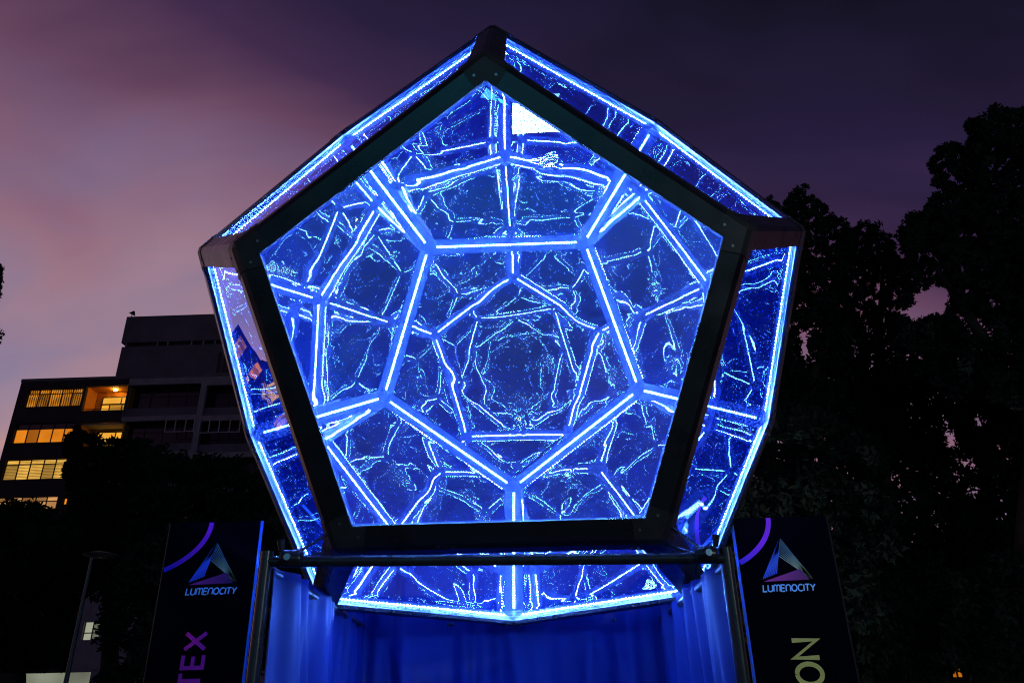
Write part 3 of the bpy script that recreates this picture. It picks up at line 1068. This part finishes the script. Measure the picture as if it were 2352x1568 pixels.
GAPS = [[(2058, 722), (2090, 690), (2120, 660), (2160, 650), (2190, 668), (2182, 700), (2170, 735), (2128, 728), (2100, 745)],
        [(2172, 740), (2200, 712), (2250, 728), (2285, 780), (2278, 800), (2240, 775), (2205, 735)],
        [(1832, 758), (1862, 752), (1858, 820), (1838, 828)],
        [(2150, 965), (2200, 990), (2215, 1040), (2170, 1030)], [(2195, 1040), (2250, 1045), (2240, 1075), (2200, 1070)], [(2300, 1045), (2330, 1050), (2318, 1085)]]
tree('dark leafy tree just right of the dodecahedron, against the sky',
     [(1752, 470), (1775, 448), (1800, 468), (1818, 445), (1850, 428), (1866, 448), (1892, 468), (1910, 495), (1945, 512), (1960, 548), (1955, 760), (1948, 1000), (1780, 1010), (1640, 900), (1700, 600)],
     11.5, 1800, GAPS, 10, 0.085, 1.6)
tree('bushy dark tree second from the dodecahedron, with a notched top',
     [(1925, 540), (1960, 520), (1985, 510), (2018, 510), (2032, 530), (2058, 540), (2052, 575), (2080, 600), (2075, 800), (2060, 1050), (1900, 1060), (1905, 700)],
     13.0, 1990, GAPS, 10, 0.09, 1.7)
tree('tallest dark tree at the right edge of the picture',
     [(2074, 590), (2070, 530), (2085, 495), (2128, 482), (2135, 455), (2172, 440), (2145, 418), (2138, 375), (2165, 338), (2185, 330), (2222, 342), (2220, 280), (2258, 262), (2286, 246), (2330, 252), (2380, 240), (2560, 330), (2640, 620), (2560, 900), (2352, 930), (2180, 900), (2060, 860)],
     10.5, 2330, GAPS, 12, 0.09, 1.8, layers=4)
tree('low dark tree under the tall one at the right edge',
     [(1985, 880), (2140, 830), (2300, 860), (2480, 850), (2600, 1000), (2560, 1330), (2300, 1380), (2050, 1360), (1960, 1200)],
     14.0, 2210, GAPS, 18, 0.13, 1.8, layers=5)
tree('dark tree close behind the right banner',
     [(1660, 1000), (1760, 930), (1900, 960), (2010, 1020), (2060, 1200), (2020, 1420), (1850, 1470), (1700, 1440), (1640, 1200)],
     8.5, 1850, (), 22, 0.11, 1.2, layers=4)
# shrubs along the ground on the right
for k, (x, y, r0, D) in enumerate([(1960, 1440, 120, 9.5), (2130, 1430, 130, 10.5), (2310, 1420, 150, 10.0)]):
    pl_ = [(x + r0 * math.cos(a) * 1.05, y + r0 * math.sin(a)) for a in np.linspace(0, 6.0, 12)]
    tree(('dark shrub beside the right banner', 'dark shrub midway along the lower right', 'dark shrub in the lower right corner')[k], pl_, D, x, (), 22, 0.10, 1.2, limbs=3, group='shrubs along the ground')
# left side
LG = [[(182, 1422), (232, 1422), (232, 1475), (182, 1475)], [(40, 1540), (212, 1540), (212, 1600), (40, 1600)]]
tree('dark tree in front of the lit balconies of the apartment block',
     [(150, 1010), (172, 985), (205, 1000), (230, 1012), (262, 1002), (282, 1010), (330, 1020), (348, 1090), (340, 1330), (180, 1360), (165, 1180), (152, 1080)],
     22.0, 265, LG, 12, 0.20, 2.0)
tree('dark tree below the concrete grid of the block, left of the dodecahedron',
     [(310, 1030), (350, 1018), (395, 1035), (420, 1050), (470, 1048), (540, 1060), (600, 1085), (690, 1180), (720, 1420), (330, 1440), (300, 1200)],
     15.0, 470, (), 16, 0.15, 2.0, layers=4)
tree('low dark tree across the bottom row of windows at far left',
     [(-60, 1172), (-10, 1160), (30, 1150), (70, 1158), (100, 1165), (140, 1180), (175, 1210), (170, 1400), (150, 1530), (-80, 1530)],
     18.0, 70, LG, 14, 0.17, 2.0)
tree('dark tree behind the left banner down to the ground',
     [(235, 1330), (330, 1240), (430, 1200), (600, 1180), (720, 1300), (730, 1560), (235, 1560)],
     11.0, 480, LG, 22, 0.13, 1.2, layers=3)
tree('tree whose twig tips just enter at the left edge of the sky',
     [(-160, 520), (-40, 560), (2, 600), (4, 625), (0, 665), (-12, 690), (-6, 760), (1, 768), (-8, 790), (-60, 860), (-180, 900)],
     14.0, -160, (), 9, 0.09, 1.0)

# ------------------------------------------------------------------ a low house far behind the trees on the right
hs = at(2020, 1300, 38)
house = thing('house', 'low dark house behind the trees at lower right, two amber windows', 'house', (22, hs.y + 4, 0))
hx0, hx1 = at(1500, 1300, 38).x, at(2700, 1300, 38).x
zt = at(2020, 1300, 38).z
slab('wall', hx0, 0, hx1, zt, hs.y, hs.y + 8, M['wall'], house)
MB().add([(hx0 - 0.4, hs.y - 0.4, zt), (hx1 + 0.4, hs.y - 0.4, zt), (hx1 + 0.4, hs.y + 8.4, zt), (hx0 - 0.4, hs.y + 8.4, zt), (hx0 + 2, hs.y + 4, zt + 1.6), (hx1 - 2, hs.y + 4, zt + 1.6)],
         [(0, 1, 5, 4), (1, 2, 5), (2, 3, 4, 5), (3, 0, 4), (3, 2, 1, 0)]).build('roof', M['wall'], house)
for px in (2170, 2196):
    p = at(px, 1542, 38)
    window([p.x - 0.25, p.x, p.x + 0.25], [p.z + 0.2, p.z - 0.25], [M['lit_orange']], hs.y - 0.02, 'window', 0.06, house)

# ------------------------------------------------------------------ a fill lamp added behind the camera, out of view, to light the banners
SL = Vector((8.5, -13.0, 0))
sl = thing('banner_fill_lamp', 'added cool white fill lamp behind the camera to light the two banners', 'added lamp', SL)
MB().tube([SL, SL + Vector((0, 0, 1.0)), SL + Vector((0, 0, 4.0)), SL + Vector((0, 0.5, 4.3)), SL + Vector((0, 1.1, 4.3))], [0.09, 0.07, 0.05, 0.045, 0.04], 12).build('pole', M['steel'], sl, True)
M['fill_glow'] = mat('fill_lamp_glass', (1, 1, 1), emit=(0.80, 0.95, 1.0), estr=330.0)
hd = MB().box(SL.x - 0.20, SL.x + 0.20, SL.y + 1.05, SL.y + 1.55, 4.26, 4.36).build('lamp_head', M['steel'], sl)
MB().box(SL.x - 0.16, SL.x + 0.16, SL.y + 1.12, SL.y + 1.48, 3.80, 4.255).build('lamp_glass', M['fill_glow'], hd)

# ------------------------------------------------------------------ flood lamp on the ground behind the stand; the roof mirror shows it as the white patch
FLD = Vector((0.31, 2.80, 0))
fld = thing('flood_lamp', 'bright white flood lamp mirrored near the top corner of the dodecahedron', 'flood lamp', FLD)
M['flood_glow'] = mat('flood_lamp_glass', (1, 1, 1), emit=(0.80, 0.97, 1.0), estr=150.0)
hs_ = MB().box(FLD.x - 0.31, FLD.x + 0.31, FLD.y - 0.30, FLD.y + 0.17, 0.05, 0.13).build('housing', M['pipe'], fld)
MB().box(FLD.x - 0.29, FLD.x + 0.29, FLD.y - 0.28, FLD.y + 0.15, 0.132, 0.14).build('lamp_glass', M['flood_glow'], hs_)
for sx in (-1, 1):
    MB().box(FLD.x + sx * 0.325 - 0.012, FLD.x + sx * 0.325 + 0.012, FLD.y - 0.03, FLD.y + 0.03, 0.002, 0.12).build('bracket', M['pipe'], fld)

# ------------------------------------------------------------------ added block behind the camera, out of view: glowing panes for teal sheen on frame
ob_ = thing('sheen_block', 'added block behind the camera with glowing teal panes to sheen the upper frame', 'building', (0, -46, 0))
slab('wall', -20, 0, 20, 15, -50, -44, M['wall'], ob_)
slab('roof', -20.3, 15.001, 20.3, 15.4, -50.3, -43.7, M['pent'], ob_)
M['sheen_teal'] = lit('teal_sheen_pane', (0.03, 0.30, 0.42), (0.08, 0.62, 1.0), 2.6, 'plain')  # emissive panes added as a source for the teal reflection
for fz in (3.6, 6.5, 9.4, 12.3):
    for k in range(9):
        x = -18 + k * 4.0
        window([x, x + 1.7, x + 3.4], [fz + 2.3, fz], [M['sheen_teal']], -43.99, 'window', 0.12, ob_)
